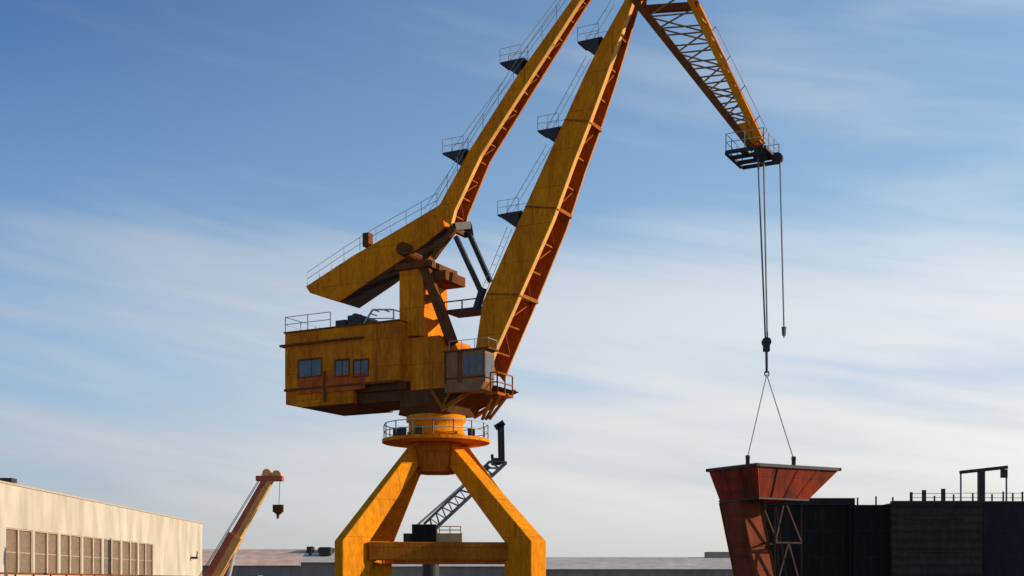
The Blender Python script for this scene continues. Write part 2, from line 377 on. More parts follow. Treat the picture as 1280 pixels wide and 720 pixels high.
# turntable between the house and the drum
_, z0 = Q(545, 522, -1.6); _, z1 = Q(545, 489, -1.9)
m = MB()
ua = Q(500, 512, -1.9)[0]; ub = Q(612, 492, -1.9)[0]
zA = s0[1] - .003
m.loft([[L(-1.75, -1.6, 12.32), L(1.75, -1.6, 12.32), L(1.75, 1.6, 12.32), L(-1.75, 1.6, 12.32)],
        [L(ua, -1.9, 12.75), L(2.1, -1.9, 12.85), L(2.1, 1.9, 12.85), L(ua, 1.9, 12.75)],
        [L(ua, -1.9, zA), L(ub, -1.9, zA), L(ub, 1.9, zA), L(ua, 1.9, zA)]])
m.build('turntable', M['shade_brown'], crane)
for v in (-1.98, 1.98):
    m = MB()
    m.bar(L(1.6, v, 12.4), L(ub - .3, v, zA + .1), .22); m.bar(L(.9, v, zA - .1), L(1.7, v, 12.5), .2)
    m.bar(L(1.7, v, 12.6), L(2.4, v, zA), .16)
    m.build('turntable_brace', M['shade_trim'], crane)

# --- boom: two side plates, closed back, laced underside -----------------------
def boxbeam(name, st, mats, thick=.1, lace=True, plate_bottom=False, flange=.22):
    """st: stations (left px, right px, py left, py right, half width); profile read on the near side plate"""
    A = []
    for lx, rx, ly, ry, hw in st:
        A.append((Q(lx, ly, -hw), Q(rx, ry, -hw), hw))
    m = MB()
    ring = lambda up, lo, v: (L(up[0], v, up[1]), L(lo[0], v, lo[1]))
    for sgn in (-1, 1):
        rings = []
        for up, lo, hw in A:
            a, b = ring(up, lo, sgn * hw); c, d = ring(up, lo, sgn * (hw - thick)); rings.append([a, b, d, c])
        m.loft(rings)
        rings = []      # flange along the lower edge, turned inward, standing proud
        for up, lo, hw in A:
            dx = Vector((lo[0] - up[0], lo[1] - up[1])); dx = dx.normalized()
            o = lambda k, v: L(lo[0] + dx.x * k, v, lo[1] + dx.y * k)
            rings.append([o(.004, sgn * (hw + .05)), o(.07, sgn * (hw + .05)), o(.07, sgn * (hw - flange)), o(.004, sgn * (hw - flange))])
        m.cur = 1
        if sgn < 0: m.loft(rings)
        m.cur = 0
    rings = []          # back plate
    for up, lo, hw in A:
        d = Vector((lo[0] - up[0], lo[1] - up[1])).normalized() * .1
        o = lambda q, v: L(q[0], v, q[1])
        lo2 = (up[0] + d.x, up[1] + d.y)
        hw2 = hw - thick - .004
        rings.append([o(up, -hw2), o(up, hw2), o(lo2, hw2), o(lo2, -hw2)])
    m.loft(rings)
    body = m.build(name, mats, crane)
    m = MB(); rings = []  # thin sheets inside the beam, coloured to paint in its inner shade
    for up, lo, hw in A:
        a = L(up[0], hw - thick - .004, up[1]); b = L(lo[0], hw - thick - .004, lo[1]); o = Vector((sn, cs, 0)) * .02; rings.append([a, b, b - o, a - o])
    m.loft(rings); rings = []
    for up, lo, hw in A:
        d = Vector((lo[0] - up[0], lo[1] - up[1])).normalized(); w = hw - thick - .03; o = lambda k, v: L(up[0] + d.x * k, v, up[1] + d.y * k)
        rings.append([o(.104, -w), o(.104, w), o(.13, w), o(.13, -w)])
    m.loft(rings); m.build('inner_shade', M['shade_trim'], body)
    # lacing and diaphragms
    tot = [0]
    for (a, b) in zip(A, A[1:]): tot.append(tot[-1] + math.hypot(b[1][0] - a[1][0], b[1][1] - a[1][1]))
    def at(s):
        for i in range(len(tot) - 1):
            if s <= tot[i + 1] + 1e-6:
                k = (s - tot[i]) / (tot[i + 1] - tot[i])
                mixp = lambda p, q: (p[0] + (q[0] - p[0]) * k, p[1] + (q[1] - p[1]) * k)
                return mixp(A[i][0], A[i + 1][0]), mixp(A[i][1], A[i + 1][1]), A[i][2] + (A[i + 1][2] - A[i][2]) * k
    return body, at, tot[-1]
bst = [(600, 606, 462, 470, 1.25), (594, 617, 440, 441, 1.25), (603, 644, 379, 380, 1.2), (650, 690, 273, 275, 1.05), (683, 716.5, 200, 202, .92), (705.5, 736, 150, 152, .85),
       (729.5, 756, 97, 98, .76), (747.5, 769, 60, 61, .68), (780, 790, 2, 3, .5), (785, 797, -10, -8, .45)]
boom, bat, blen = boxbeam('boom', bst, [M['boom'], M['flange']], flange=.3)
m = MB()
s = 1.6; k = 0
while s < blen - .8:
    up, lo, hw = bat(s); st = 1.75
    up2, lo2, hw2 = bat(min(s + st, blen))
    dl = lambda q, v: L(q[0], v, q[1])
    h = hw - .12; h2 = hw2 - .12
    ins = lambda up_, lo_, k_: (lo_[0] + (up_[0] - lo_[0]) * k_, lo_[1] + (up_[1] - lo_[1]) * k_)
    lo = ins(up, lo, .16); lo2 = ins(up2, lo2, .16)
    m.bar(dl(lo, -h), dl(lo, h), .10)
    if s + st < blen:
        if k % 2: m.bar(dl(lo, -h), dl(lo2, h2), .07)
        else: m.bar(dl(lo, h), dl(lo2, -h2), .07)
    s += st; k += 1
m.build('lacing', M['shade_trim'], boom)
m = MB()   # stiffener bands on the side plate
for px, py in ((648, 270), (690, 168), (740, 80)):
    pass
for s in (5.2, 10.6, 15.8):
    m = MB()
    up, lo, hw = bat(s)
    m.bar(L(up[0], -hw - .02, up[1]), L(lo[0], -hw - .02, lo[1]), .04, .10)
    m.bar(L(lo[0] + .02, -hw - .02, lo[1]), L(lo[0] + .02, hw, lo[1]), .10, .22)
    m.build('stiffener', M['shade_trim'], boom)

tst = [(541, 563, 268, 281, .95), (551, 568, 253, 262, .85), (585.5, 600, 190, 194, .68), (643, 658.5, 100, 103, .58), (714.5, 724, 0, 2, .48), (764, 773, -70, -68, .5), (790, 798, -106, -104, .45)]
tie, tat, tlen = boxbeam('tie_boom', tst, [M['boom'], M['flange']], flange=.26)
m = MB(); s = .6; k = 0
while s < tlen - .8:
    up, lo, hw = tat(s); up2, lo2, hw2 = tat(min(s + 1.2, tlen)); h = hw - .1; h2 = hw2 - .1
    lo = (lo[0] + (up[0] - lo[0]) * .16, lo[1] + (up[1] - lo[1]) * .16); lo2 = (lo2[0] + (up2[0] - lo2[0]) * .16, lo2[1] + (up2[1] - lo2[1]) * .16)
    m.bar(L(lo[0], -h, lo[1]), L(lo[0], h, lo[1]), .08)
    m.bar(L(lo[0], (-1) ** k * h, lo[1]), L(lo2[0], -(-1) ** k * h2, lo2[1]), .06); s += 1.2; k += 1
m.build('lacing', M['shade_trim'], tie)

# platforms, ladders and rails on the two booms
def platform(parent, px, py, w, vh):
    """px,py: outer (left) tip of the platform; w px: its length to the boom"""
    v = -vh
    a = Q(px, py, v); b = Q(px + w, py, v); c = Q(px + w - 1, py + 18, v)
    m = MB(); m.lbox(a[0], b[0] + .2, -vh, vh, a[1] - .1, a[1])
    for vv in (-vh + .03, vh - .03):
        m.prism([L(a[0] + .1, vv - .03, a[1] - .105), L(b[0], vv - .03, a[1] - .105), L(c[0], vv - .03, c[1])],
                [L(a[0] + .1, vv + .03, a[1] - .105), L(b[0], vv + .03, a[1] - .105), L(c[0], vv + .03, c[1])])
    p = m.build('platform', M['dark'], parent)
    m = MB(); m.rail([L(b[0], -vh, a[1]), L(a[0], -vh, a[1]), L(a[0], vh, a[1]), L(b[0], vh, a[1])], .8, .016, .9, 1); m.build('railing', M['grey'], p)
for px, py, w in ((722, 52, 26), (672, 163, 26), (622, 268, 26)): platform(boom, px, py, w, .6)
for px, py, w in ((625, 78, 26), (553, 191, 26)): platform(tie, px, py, w, .55)
def ladder(parent, p0, p1, name='ladder', off=0.0, vv=.28, r=.018, rung=.55):
    a = Q(p0[0], p0[1], -vv); b = Q(p1[0], p1[1], -vv); m = MB()
    for s_ in (-1, 1): m.tube(L(a[0], s_ * vv, a[1]), L(b[0], s_ * vv, b[1]), r, n=5)
    n = int(math.hypot(b[0] - a[0], b[1] - a[1]) / rung)
    for i in range(1, n):
        k = i / n; u = a[0] + (b[0] - a[0]) * k; z = a[1] + (b[1] - a[1]) * k; m.tube(L(u, -vv, z), L(u, vv, z), r * .7, n=4)
    return m.build(name, M['grey'], parent)
ladder(boom, (597, 375), (634, 284)); ladder(boom, (632, 268), (684, 180)); ladder(boom, (682, 163), (733, 70)); ladder(boom, (732, 52), (764, 0))
ladder(tie, (530, 262), (566, 208)); ladder(tie, (563, 190), (634, 95)); ladder(tie, (636, 78), (695, 0))
def siderail(parent, pts, v, hgt=.75, step=1.5, r=.018):
    m = MB()
    P = [LQ(px, py, -v) for px, py in pts]
    off = Vector((0, 0, hgt))
    for p, q in zip(P, P[1:]):
        n = max(1, round((q - p).length / step)); 
        for i in range(n + 1):
            a = p.lerp(q, i / n); m.tube(a, a + off, r, n=4)
        for k in (.5, 1): m.tube(p + off * k, q + off * k, r, n=4)
    m.build('railing', M['grey'], parent)
siderail(tie, [(546, 262), (585, 190), (642, 100), (714, 0)], .6, .9)

# --- counterweight arm on top of the tower
cv = 1.15
m = MB()
def quadpt(pts, hw): return [Q(px, py, -hw) for px, py in pts]
secs = [  # upper and lower edge pixel, half width
    ((382, 358), (387, 366), 1.15), ((398, 347.5), (424, 377), 1.15), ((440, 320), (470, 346), 1.12), ((492, 290), (505, 322), 1.0), ((523, 271.5), (533, 303), .8), ((549, 256), (556, 284), .72)]
ring_ = []
for a_, b_, hw in secs:
    p, q = Q(*a_, -hw), Q(*b_, -hw); ring_.append([L(p[0], -hw, p[1]), L(p[0], hw, p[1]), L(q[0], hw, q[1]), L(q[0], -hw, q[1])])
m.loft(ring_)
arm = m.build('counterweight_arm', M['boom'], crane, bevel=.04)
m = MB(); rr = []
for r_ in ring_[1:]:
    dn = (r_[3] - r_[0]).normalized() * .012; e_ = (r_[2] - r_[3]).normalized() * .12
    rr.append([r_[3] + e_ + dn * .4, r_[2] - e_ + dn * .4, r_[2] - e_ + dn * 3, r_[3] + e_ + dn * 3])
m.loft(rr); m.build('shade_plate', M['dark'], arm)  # dark sheet that paints shade onto the underside of the arm
siderail(arm, [(384, 357), (430, 326), (470, 301), (546, 259)], 1.05, .85, 1.2)
m = MB(); a = Q(455, 308, -cv); m.lbox(a[0] - .1, a[0] + .35, -cv - .02, -cv + .5, a[1], a[1] + .85); m.build('junction_box', M['brown'], arm)
m = MB()
for v in (-.8, .8): m.bar(LQ(568, 286, v), LQ(541, 322, v), .3, .35)
m.bar(LQ(567, 287, -.8), LQ(567, 287, -.8, .8), .25)
m.build('arm_brace', M['brown'], crane)
# luffing struts: two dark rods to the boom back, and a catwalk
for a, b, v in (((583, 284), (613, 352), .55), ((570, 296), (602, 366), -.55)):
    m = MB(); m.bar(LQ(*a, v), LQ(*b, v), .27, .27); m.build('luffing_strut', M['dark'], crane)
m = MB(); m.bar(LQ(566, 284, -.75), LQ(586, 282, .6), .5, .45); m.bar(LQ(586, 282, .6), LQ(588, 294, .6), .4); m.build('strut_yoke', M['dark'], crane)
m = MB()
a = Q(555, 388, -.9); b = Q(600, 388, -.9)
m.lbox(a[0], b[0] + .6, -.9, .9, a[1] - .15, a[1])
m.rail([L(a[0], -.88, a[1]), L(b[0], -.88, a[1])], .5, .05, 1.1, 0); m.bar(LQ(596, 385, -.8), LQ(604, 360, -.8), .35)
m.build('catwalk', M['dark'], crane)

# --- jib: latticed fly jib with solid plates near its head
P0, P1 = (797, 4), (939, 184)      # lower chord
T0, T1 = (800, -138), (951, 178)   # upper chord (passes 866,0)
lo0, lo1 = Q(*P0, 0), Q(*P1, 0); up0, up1 = Q(*T0, 0), Q(*T1, 0)
def lerp2(a, b, k): return (a[0] + (b[0] - a[0]) * k, a[1] + (b[1] - a[1]) * k)
def LO(k): return lerp2(lo0, lo1, k)
def UP(k):                                   # piecewise so that k=0 sits at the strut above the pivot
    return lerp2(Q(865, -1, 0), up1, k)
jw = lambda k: .95 - .6 * k
m = MB()
for sg in (-1, 1):
    m.bar(L(lo0[0], sg * jw(0), lo0[1]), L(lo1[0], sg * jw(1), lo1[1]), .26, .34)
    m.cur = 1
    a = UP(0); m.bar(L(up0[0], sg * .5, up0[1]), L(a[0], sg * jw(0), a[1]), .26, .3)
    m.bar(L(a[0], sg * jw(0), a[1]), L(up1[0], sg * jw(1), up1[1]), .26, .3)
    m.cur = 0
    m.bar(L(lo0[0], sg * jw(0), lo0[1]), L(a[0], sg * jw(0), a[1]), .3, .42)
    m.bar(L(lo0[0], sg * jw(0), lo0[1]), L(up0[0], sg * .5, up0[1]), .3, .3)
    m.bar(L(up0[0], sg * .5, up0[1]), LQ(790, -106, sg * .5), .25)
    # solid web plates towards the head
    r_ = lambda k, v: [L(*((LO(k)[0], v, LO(k)[1]))), L(*((UP(k)[0], v, UP(k)[1])))]
    m.cur = 1
    aa = r_(.87, sg * jw(.87)); bb = r_(1, sg * jw(1)); a2 = r_(.87, sg * (jw(.87) - .08)); b2 = r_(1, sg * (jw(1) - .08))
    m.loft([[aa[0], aa[1], a2[1], a2[0]], [bb[0], bb[1], b2[1], b2[0]]])
    m.cur = 0
jib = m.build('jib', [M['brown'], M['boom']], crane)
m = MB(); ks = [0, .14, .27, .39, .5, .6, .69, .77, .85, .93, 1]
for i, (k, k2) in enumerate(zip(ks, ks[1:])):
    for sg in (-1, 1):
        if k2 < .9:
            p, q = (LO(k), UP(k2)) if i % 2 else (UP(k), LO(k2))
            m.bar(L(p[0], sg * jw(k), p[1]), L(q[0], sg * jw(k2), q[1]), .075)
            p, q = LO(k2), UP(k2); m.bar(L(p[0], sg * jw(k2), p[1]), L(q[0], sg * jw(k2), q[1]), .07)
    p = LO(k2); m.bar(L(p[0], -jw(k2), p[1]), L(p[0], jw(k2), p[1]), .1)
    p = UP(k2); m.bar(L(p[0], -jw(k2), p[1]), L(p[0], jw(k2), p[1]), .1)
    p, q = LO(k), LO(k2); m.bar(L(p[0], -jw(k), p[1]), L(q[0], jw(k2), q[1]), .08)
m.build('lattice', M['jib'], jib)
m = MB()
P = [L(UP(k)[0], -jw(k), UP(k)[1]) for k in (.3, .5, .7, .9, 1)]
for p, q in zip(P, P[1:]):
    o = Vector((.45, 0, .55))
    m.tube(p, p + o, .025, n=4); m.tube(q, q + o, .025, n=4); m.tube(p + o, q + o, .025, n=4); m.tube(p + o * .5, q + o * .5, .02, n=4)
m.build('railing', M['grey'], jib)
# head platform (open frame), sheaves
hc = Q(941, 197, 0); hu, hz = hc
m = MB()
fu, fv = 1.05, 1.45
for sg in (-1, 1):
    m.lbox(hu - fu, hu + fu, sg * fv - .1, sg * fv + .1, hz - .07, hz + .1)
    m.lbox(hu + sg * fu - .1, hu + sg * fu + .1, -fv + .1, fv - .1, hz - .07, hz + .1)
    m.lbox(hu - fu + .1, hu + fu - .1, sg * .5 - .08, sg * .5 + .08, hz - .1, hz + .1)
m.lbox(hu - .3, hu + .1, -fv + .1, -.58, hz - .05, hz)
hp = m.build('head_platform', M['dark'], jib)
m = MB(); z = hz + .12
m.rail([L(hu - fu, -fv, z), L(hu + fu, -fv, z), L(hu + fu, fv, z), L(hu - fu, fv, z)], .9, .025, 1.0, 1, True); m.build('railing', M['grey'], hp)
for px, py, v, rad in ((951, 193, .0, .42), (972, 198, .3, .3)):
    c = Q(px, py, v); m = MB(); m.tube(L(c[0] - .0, v - .12, c[1]), L(c[0], v + .12, c[1]), rad, n=22); m.build('sheave', M['dark'], jib)
m = MB(); m.bar(LQ(948, 186, .3), LQ(973, 198, .3), .3, .3); m.build('sheave_arm', M['dark'], jib)

# hoist ropes and hooks
hk = LQ(958, 430, 0)
top = LQ(951, 196, 0)
for dv in (-.13, .13):
    m = MB(); m.tube(top + Vector((dv * 1.4, dv, 0)), hk + Vector((dv * .5, dv * .5, .2)), .05, n=6); m.build('hoist_rope', M['rope'], crane)
m = MB()
hk2 = W(958.5, 466, hk.y)
m.box(hk + Vector((0, 0, -.05)), (.17, 0, 0), (0, .14, 0), (0, 0, .36)); m.tube(hk, hk2, .08, .07, n=8); m.tube(hk + Vector((0, -.16, .1)), hk + Vector((0, .16, .1)), .25, n=16)
m.build('hook_block', M['dark'], crane)
ax = LQ(975, 200, .3); ab = W(980, 411, ax.y)
m = MB(); m.tube(ax, ab, .045, n=6); m.build('hoist_rope', M['rope'], crane)
m = MB(); m.tube(ab + Vector((0, 0, .1)), ab - Vector((0, 0, .38)), .14, .1, n=10); m.tube(ab - Vector((0, 0, .38)), ab - Vector((0, 0, .5)), .04, n=6); m.build('hook_block', M['rope'], crane)

# ------------------------------------------------------------------ hopper hanging from the hook
HY = hk.y - 2.2
Fc = W(946, 582, HY); PH = R(30)
er = Vector((math.cos(PH), math.sin(PH), 0)); el = Vector((-math.sin(PH), math.cos(PH), 0))
sc = F / HY
def HP(a, b, z): return Vector((Fc.x, Fc.y, z)) + el * a + er * b
def solve(px, along_l, base, py=None):
    """length along the left (el) or right (er) edge from base so that it lands on photo column px"""
    d = el if along_l else er; k = (px - 640) / F
    return (k * base.y - base.x) / (d.x - k * d.y)
zt_ = Fc.z; z6 = CH + (HZ - 622) / F * HY; zlow = 1.1
b1 = solve(1048, False, Fc); a1 = solve(886, True, Fc)
hop = thing('hopper', (HP(a1 / 2, b1 / 2, 0).x, HP(a1 / 2, b1 / 2, 0).y, zlow), 'rusty red steel hopper with slanted chute hanging from the crane hook', 'hopper')
F2 = HP(.25, .33, z6); b2 = solve(1010, False, F2); a2 = solve(900, True, F2)
top4 = [Fc.copy(), HP(0, b1, zt_), HP(a1, b1, zt_), HP(a1, 0, zt_)]
bot4 = [F2, F2 + er * b2, F2 + er * b2 + el * a2, F2 + el * a2]
m = MB(); m.loft([top4, bot4], cap=False)
inn = lambda ps, k: [p.lerp(sum(ps, Vector()) / 4, k) for p in ps]
ti, bi = inn(top4, .03), inn(bot4, .04)
m.loft([ti, bi], cap=False)
for i in range(4):
    j = (i + 1) % 4; m.add([top4[i], top4[j], ti[j], ti[i]], [(0, 1, 2, 3)])
m.add(bot4, [(0, 1, 2, 3)])
bin_ = m.build('bin', M['hopper'], hop)
m = MB()
for i in range(4):
    j = (i + 1) % 4; d = (top4[j] - top4[i]).normalized()
    m.bar(top4[i] - d * .12 + Vector((0, 0, .05)), top4[j] + d * .12 + Vector((0, 0, .05)), .24, .17)
    d = (bot4[j] - bot4[i]).normalized(); m.bar(bot4[i] - d * .03, bot4[j] + d * .03, .12, .1)
m.build('rim', M['dark'], hop)
m = MB()      # seams and stiffening ribs of the bin walls
for i, n_ in ((0, 3), (3, 2)):
    j = (i + 1) % 4
    for k in range(1, n_ + 1):
        k /= (n_ + 1); p = top4[i].lerp(top4[j], k); q_ = bot4[i].lerp(bot4[j], k); m.bar(p, q_, .07, .1)
m.bar(top4[0], bot4[0], .14, .14); m.build('rib', M['hopper'], bin_)
# chute under the left rear part of the bin
C0 = bot4[3] + el * 0
lw = solve(925, True, F2); Fcu = F2 + el * lw
wr = solve(950, False, Fcu)
Ltop = F2 + el * a2
up4 = [Fcu, Fcu + er * wr, Ltop + er * wr, Ltop]
z72 = CH + (HZ - 716) / F * HY
# lower section: keep the plan size, slide sideways
sh = None
base = Vector((Fcu.x, Fcu.y, z72)); target = (943.5 - 640) / F
dx = target * base.y - base.x
slide = Vector((dx, 0, (z72 - z6)))
tt = (zlow - z6) / (z72 - z6)
dn4 = [p + slide * tt for p in up4]
m = MB(); m.loft([[p + Vector((0, 0, -.004)) for p in up4], dn4])
ch = m.build('chute', M['chute'], hop)
m = MB()
for i in range(4):
    m.bar(up4[i] - Vector((0, 0, .1)), dn4[i], .12, .12)
for k in (.0, .45, .9):
    rr = [up4[i].lerp(dn4[i], k) for i in range(4)]
    for i in range(4): m.bar(rr[i] - Vector((0, 0, .06)), rr[(i + 1) % 4] - Vector((0, 0, .06)), .1, .1)
m.build('rib', M['brown'], ch)
# bracing frame below the right part
m = MB()
zf = CH + (HZ - 677) / F * HY
G0 = F2 + er * solve(975, False, F2) + el * .4; G1 = F2 + er * (b2 - .1) + el * .4
for o in (Vector((0, 0, 0)), el * 1.9):
    a, b = G0 + o, G1 + o; a_, b_ = Vector((a.x, a.y, zf)), Vector((b.x, b.y, zf))
    lowa, lowb = Vector((a.x, a.y, zlow + .4)), Vector((b.x, b.y, zlow + .4)); mid_ = a_.lerp(b_, .5)
    for p, q_ in ((a, a_), (b, b_), (a_, b_), (a.lerp(b, .35), b_), (a.lerp(b, .35), a_), (a_, lowa), (b_, lowb), (lowa, lowb), (mid_, lowa), (mid_, lowb), (a, lowa.lerp(lowb, .5))): m.bar(p, q_, .09)
for c in (G0, G1): m.bar(Vector((c.x, c.y, zf)), Vector((c.x, c.y, zf)) + el * 1.9, .09)
m.bar(Vector((G0.x, G0.y, zf)), up4[1].lerp(dn4[1], .5), .09)
m.build('brace_frame', M['framed'], hop)
lugs = []
for px in (933.5, 993):
    if px < 946: p = HP(solve(px, True, Fc), 0, zt_) + er * .06
    else: p = HP(0, solve(px, False, Fc), zt_) + el * .06
    # sling lugs on the rim
    q_ = p + Vector((0, 0, .5)); m = MB(); m.bar(p, q_, .18, .22); m.tube(q_ - Vector((.1, 0, 0)), q_ + Vector((.1, 0, 0)), .13, n=10); m.build('lug', M['dark'], hop); lugs.append(q_)
for k in (.62,):
    for c in (HP(a1, b1 * .1, zt_), HP(a1 * .9, b1, zt_)):
        q_ = c + Vector((0, 0, .12)); m = MB(); m.bar(c, q_, .18, .2); m.build('lug', M['dark'], hop)
sl = thing('wire_sling', tuple(hk2), 'thin two-legged wire sling between the crane hook and the hopper rim', 'sling')
for q_ in lugs:
    m = MB(); m.tube(hk2 + Vector((0, 0, -.1)), q_, .035, n=6); m.build('sling_leg', M['grey'], sl)
m = MB(); c = hk2 + Vector((0, 0, -.05))
pts = [c + Vector((.12 * math.cos(t), 0, .16 * math.sin(t))) for t in [2 * math.pi * i / 12 for i in range(12)]]
for p, q_ in zip(pts, pts[1:] + pts[:1]): m.tube(p, q_, .035, n=5)
m.build('ring', M['dark'], sl)

# ------------------------------------------------------------------ dark dock wall on the right
DY = 92.0
dock = thing('dock_wall', (W(1150, 700, DY).x, DY, 0), 'dark steel dock wall of four uneven panels behind the hanging hopper', 'dock wall')
def panel(x0, x1, y, Yd, thick, mat, extra=0):
    a = W(x0, y, Yd); b = W(x1, y, Yd); m = MB(); m.abox(a.x, b.x, Yd, Yd + thick, 0, a.z)
    return m, a, b
m, a, b = panel(958, 1066, 623.5, DY + 1.2, 9, 'black'); pa = m.build('wall_panel', M['black'], dock)
m = MB(); m.abox(a.x - .1, b.x + .12, DY + 1.05, DY + 1.3, a.z - .45, a.z + .05); m.build('coping', M['navy'], pa)
m = MB(); m.abox(b.x - .35, b.x + .01, DY + .98, DY + 1.19, 0, a.z - .46); m.build('post', M['navy'], pa)
m, a, b = panel(1067, 1115, 631, DY + .6, 9, 'black'); pb = m.build('wall_panel', M['black'], dock)
m, a, b = panel(1115.3, 1228, 628.5, DY, 9, 'plank'); pc = m.build('wall_panel', M['plank'], dock)
m = MB(); m.abox(a.x, b.x, DY - .1, DY + .5, a.z + .003, a.z + .14); m.build('coping', M['dark'], pc)
m = MB()
for i in range(9):
    z = .8 + i * .82 + random.uniform(-.12, .12); x0 = a.x + random.uniform(0, 1.6); x1 = b.x - random.uniform(0, 2.0)
    m.abox(x0, x1, DY - .07 - .004 * i, DY, z, z + random.uniform(.06, .14))
m.build('ledge', M['plank'], pc)
m, a2_, b2_ = panel(1228.3, 1420, 628.5, DY + .4, 9, 'navy'); pd = m.build('wall_panel', M['navy'], dock)
m = MB(); m.abox(a2_.x, b2_.x, DY + .3, DY + .8, a2_.z + .003, a2_.z + .12); m.build('coping', M['dark'], pd)
ztop = a.z + .14
dr = MB()
xs = [1072, 1095, 1116, 1139, 1155, 1168, 1179, 1192, 1216, 1240, 1254, 1266, 1278, 1292, 1310]
hs = [.35, .5, .4, .75, .95, .5, .95, .55, .75, .6, .8, .6, .75, .8, .8]
for px, h in zip(xs, hs):
    p = W(px, 628, DY + .9); zz = ztop - .2 if px > 1110 else W(1090, 631, DY + 1).z - .02
    wd = .045 + (.10 if px in (1155, 1179) else .05 if px == 1139 else 0); h *= random.uniform(.75, 1.05)
    dr.abox(p.x - wd, p.x + wd, p.y - .06, p.y + .06, zz, zz + h + .2)
p, q_ = W(1139, 620, DY + .9), W(1310, 620, DY + .9)
for h, x0, x1 in ((.3, 0, 1), (.62, .38, 1), (.58, 0, .36)): dr.bar(Vector((p.x + (q_.x - p.x) * x0, p.y, ztop + h)), Vector((p.x + (q_.x - p.x) * x1, p.y, ztop + h + random.uniform(-.04, .04))), .035)
dr.build('railing', M['dark'], dock)
# T-shaped lifting frame standing on the wall
tp = W(1226.5, 628, DY + 2.2)
tf = thing('lifting_frame', (tp.x, tp.y, ztop - .14), 'black T-shaped lifting frame with thin side legs on top of the dark dock wall', 'lifting frame')
m = MB(); t1 = W(1226.5, 588, tp.y); m.abox(tp.x - .22, tp.x + .22, tp.y - .2, tp.y + .2, ztop - .14, t1.z); m.build('post', M['dark'], tf)
m = MB(); a = W(1200, 590.5, tp.y); b = W(1259, 584, tp.y); m.bar(a, b, .3, .24); m.build('cross_arm', M['dark'], tf)
for px, y in ((1201, 591), (1258, 588)):
    m = MB(); p = W(px, y, tp.y); m.bar(p, Vector((p.x, p.y, ztop - .14)), .1); m.build('side_leg', M['rope'], tf)
m = MB(); p = W(1255, 592, tp.y - .3); m.box(p, (.2, 0, 0), (0, .2, 0), (0, 0, .3)); m.build('hoist', M['dark'], tf)

# ------------------------------------------------------------------ long cream shed on the left
SX = lambda Y: -41.2 + (Y - 103) * -.022
SH0 = W(0, 603, 103).z; SH1 = W(253, 655, 177).z; SH = (SH0 + SH1) / 2
YN, YF = 58.0, W(253, 655, 177).y
shed = thing('industrial_shed', (SX(YN), YN, 0), 'long cream clad shed with a row of tall brown windows, left edge of the yard', 'shed')
m = MB()
a, b = SX(YN), SX(YF)
wt, wb, y0, y1 = 6.42, 2.55, 104.0, 151.0
# facade built as strips round the window openings
def strip(ya, yb, za, zb_):
    m.hexa([Vector((SX(ya), ya, za)), Vector((SX(yb), yb, za)), Vector((SX(yb) - .3, yb, za)), Vector((SX(ya) - .3, ya, za))],
           [Vector((SX(ya), ya, zb_)), Vector((SX(yb), yb, zb_)), Vector((SX(yb) - .3, yb, zb_)), Vector((SX(ya) - .3, ya, zb_))])
strip(YN, YF, wt, SH); strip(YN, YF, 0, wb)
nw = 7; per = (y1 - y0) / nw; gap = .6
edges = [YN] + sum([[y0 + i * per + gap / 2, y0 + (i + 1) * per - gap / 2] for i in range(nw)], []) + [YF]
for i in range(0, len(edges), 2): strip(edges[i], edges[i + 1], wb, wt)
m.build('wall', M['cream'], shed)
m = MB()
m.hexa([Vector((x, y, 0)) for x, y in ((a - 34, YN), (a - .31, YN), (b - .31, YF - .02), (a - 34, YF - .02))], [Vector((x, y, SH - .3)) for x, y in ((a - 34, YN), (a - .31, YN), (b - .31, YF - .02), (a - 34, YF - .02))]); m.build('back_wall', M['cream'], shed)
m = MB()
m.hexa([Vector((a + .08, YN - .2, SH + .003)), Vector((b + .08, YF + .1, SH + .003)), Vector((b - 34, YF + .25, SH + .003)), Vector((a - 34, YN - .2, SH + .003))],
       [Vector((a + .08, YN - .2, SH + .16)), Vector((b + .08, YF + .1, SH + .16)), Vector((b - 34, YF + .25, SH + 1.3)), Vector((a - 34, YN - .2, SH + 1.3))])
m.build('roof', M['frame'], shed)
for i in range(nw):
    ya, yb = y0 + i * per + gap / 2, y0 + (i + 1) * per - gap / 2
    f = MB(); g2 = MB()
    xm = lambda y, o: SX(y) - o
    def slab(mm, ya, yb, za, zb_, o0, o1):
        mm.hexa([Vector((xm(ya, o0), ya, za)), Vector((xm(yb, o0), yb, za)), Vector((xm(yb, o1), yb, za)), Vector((xm(ya, o1), ya, za))],
                [Vector((xm(ya, o0), ya, zb_)), Vector((xm(yb, o0), yb, zb_)), Vector((xm(yb, o1), yb, zb_)), Vector((xm(ya, o1), ya, zb_))])
    yc = (ya + yb) / 2 + (.25 if i % 2 else -.15)
    slab(f, yc - .18, yc + .18, wb + .1, wt - .1, .03, .27)
    slab(f, ya, yb, wt - .1, wt, .06, .27); slab(f, ya, yb, wb, wb + .1, .06, .27)
    slab(f, ya, ya + .12, wb + .1, wt - .1, .06, .27); slab(f, yb - .12, yb, wb + .1, wt - .1, .06, .27)
    for zz in (4.4,): slab(f, ya + .12, yc - .18, zz, zz + .06, .17, .25); slab(f, yc + .18, yb - .12, zz, zz + .06, .17, .25)
    w = f.build('window', M['frame'], shed)
    slab(g2, ya + .12, yc - .18, wb + .1, wt - .1, .2, .24); slab(g2, yc + .18, yb - .12, wb + .1, wt - .1, .2, .24)
    g2.build('pane', M['pane'], w)
p = W(236, 697, 170); m = MB(); m.abox(SX(170) - .05, SX(170) + .9, p.y - .25, p.y + .25, p.z - .18, p.z + .12); m.bar(Vector((SX(170) + .8, p.y, p.z)), Vector((SX(170) + .8, p.y + .3, p.z + .8)), .12)
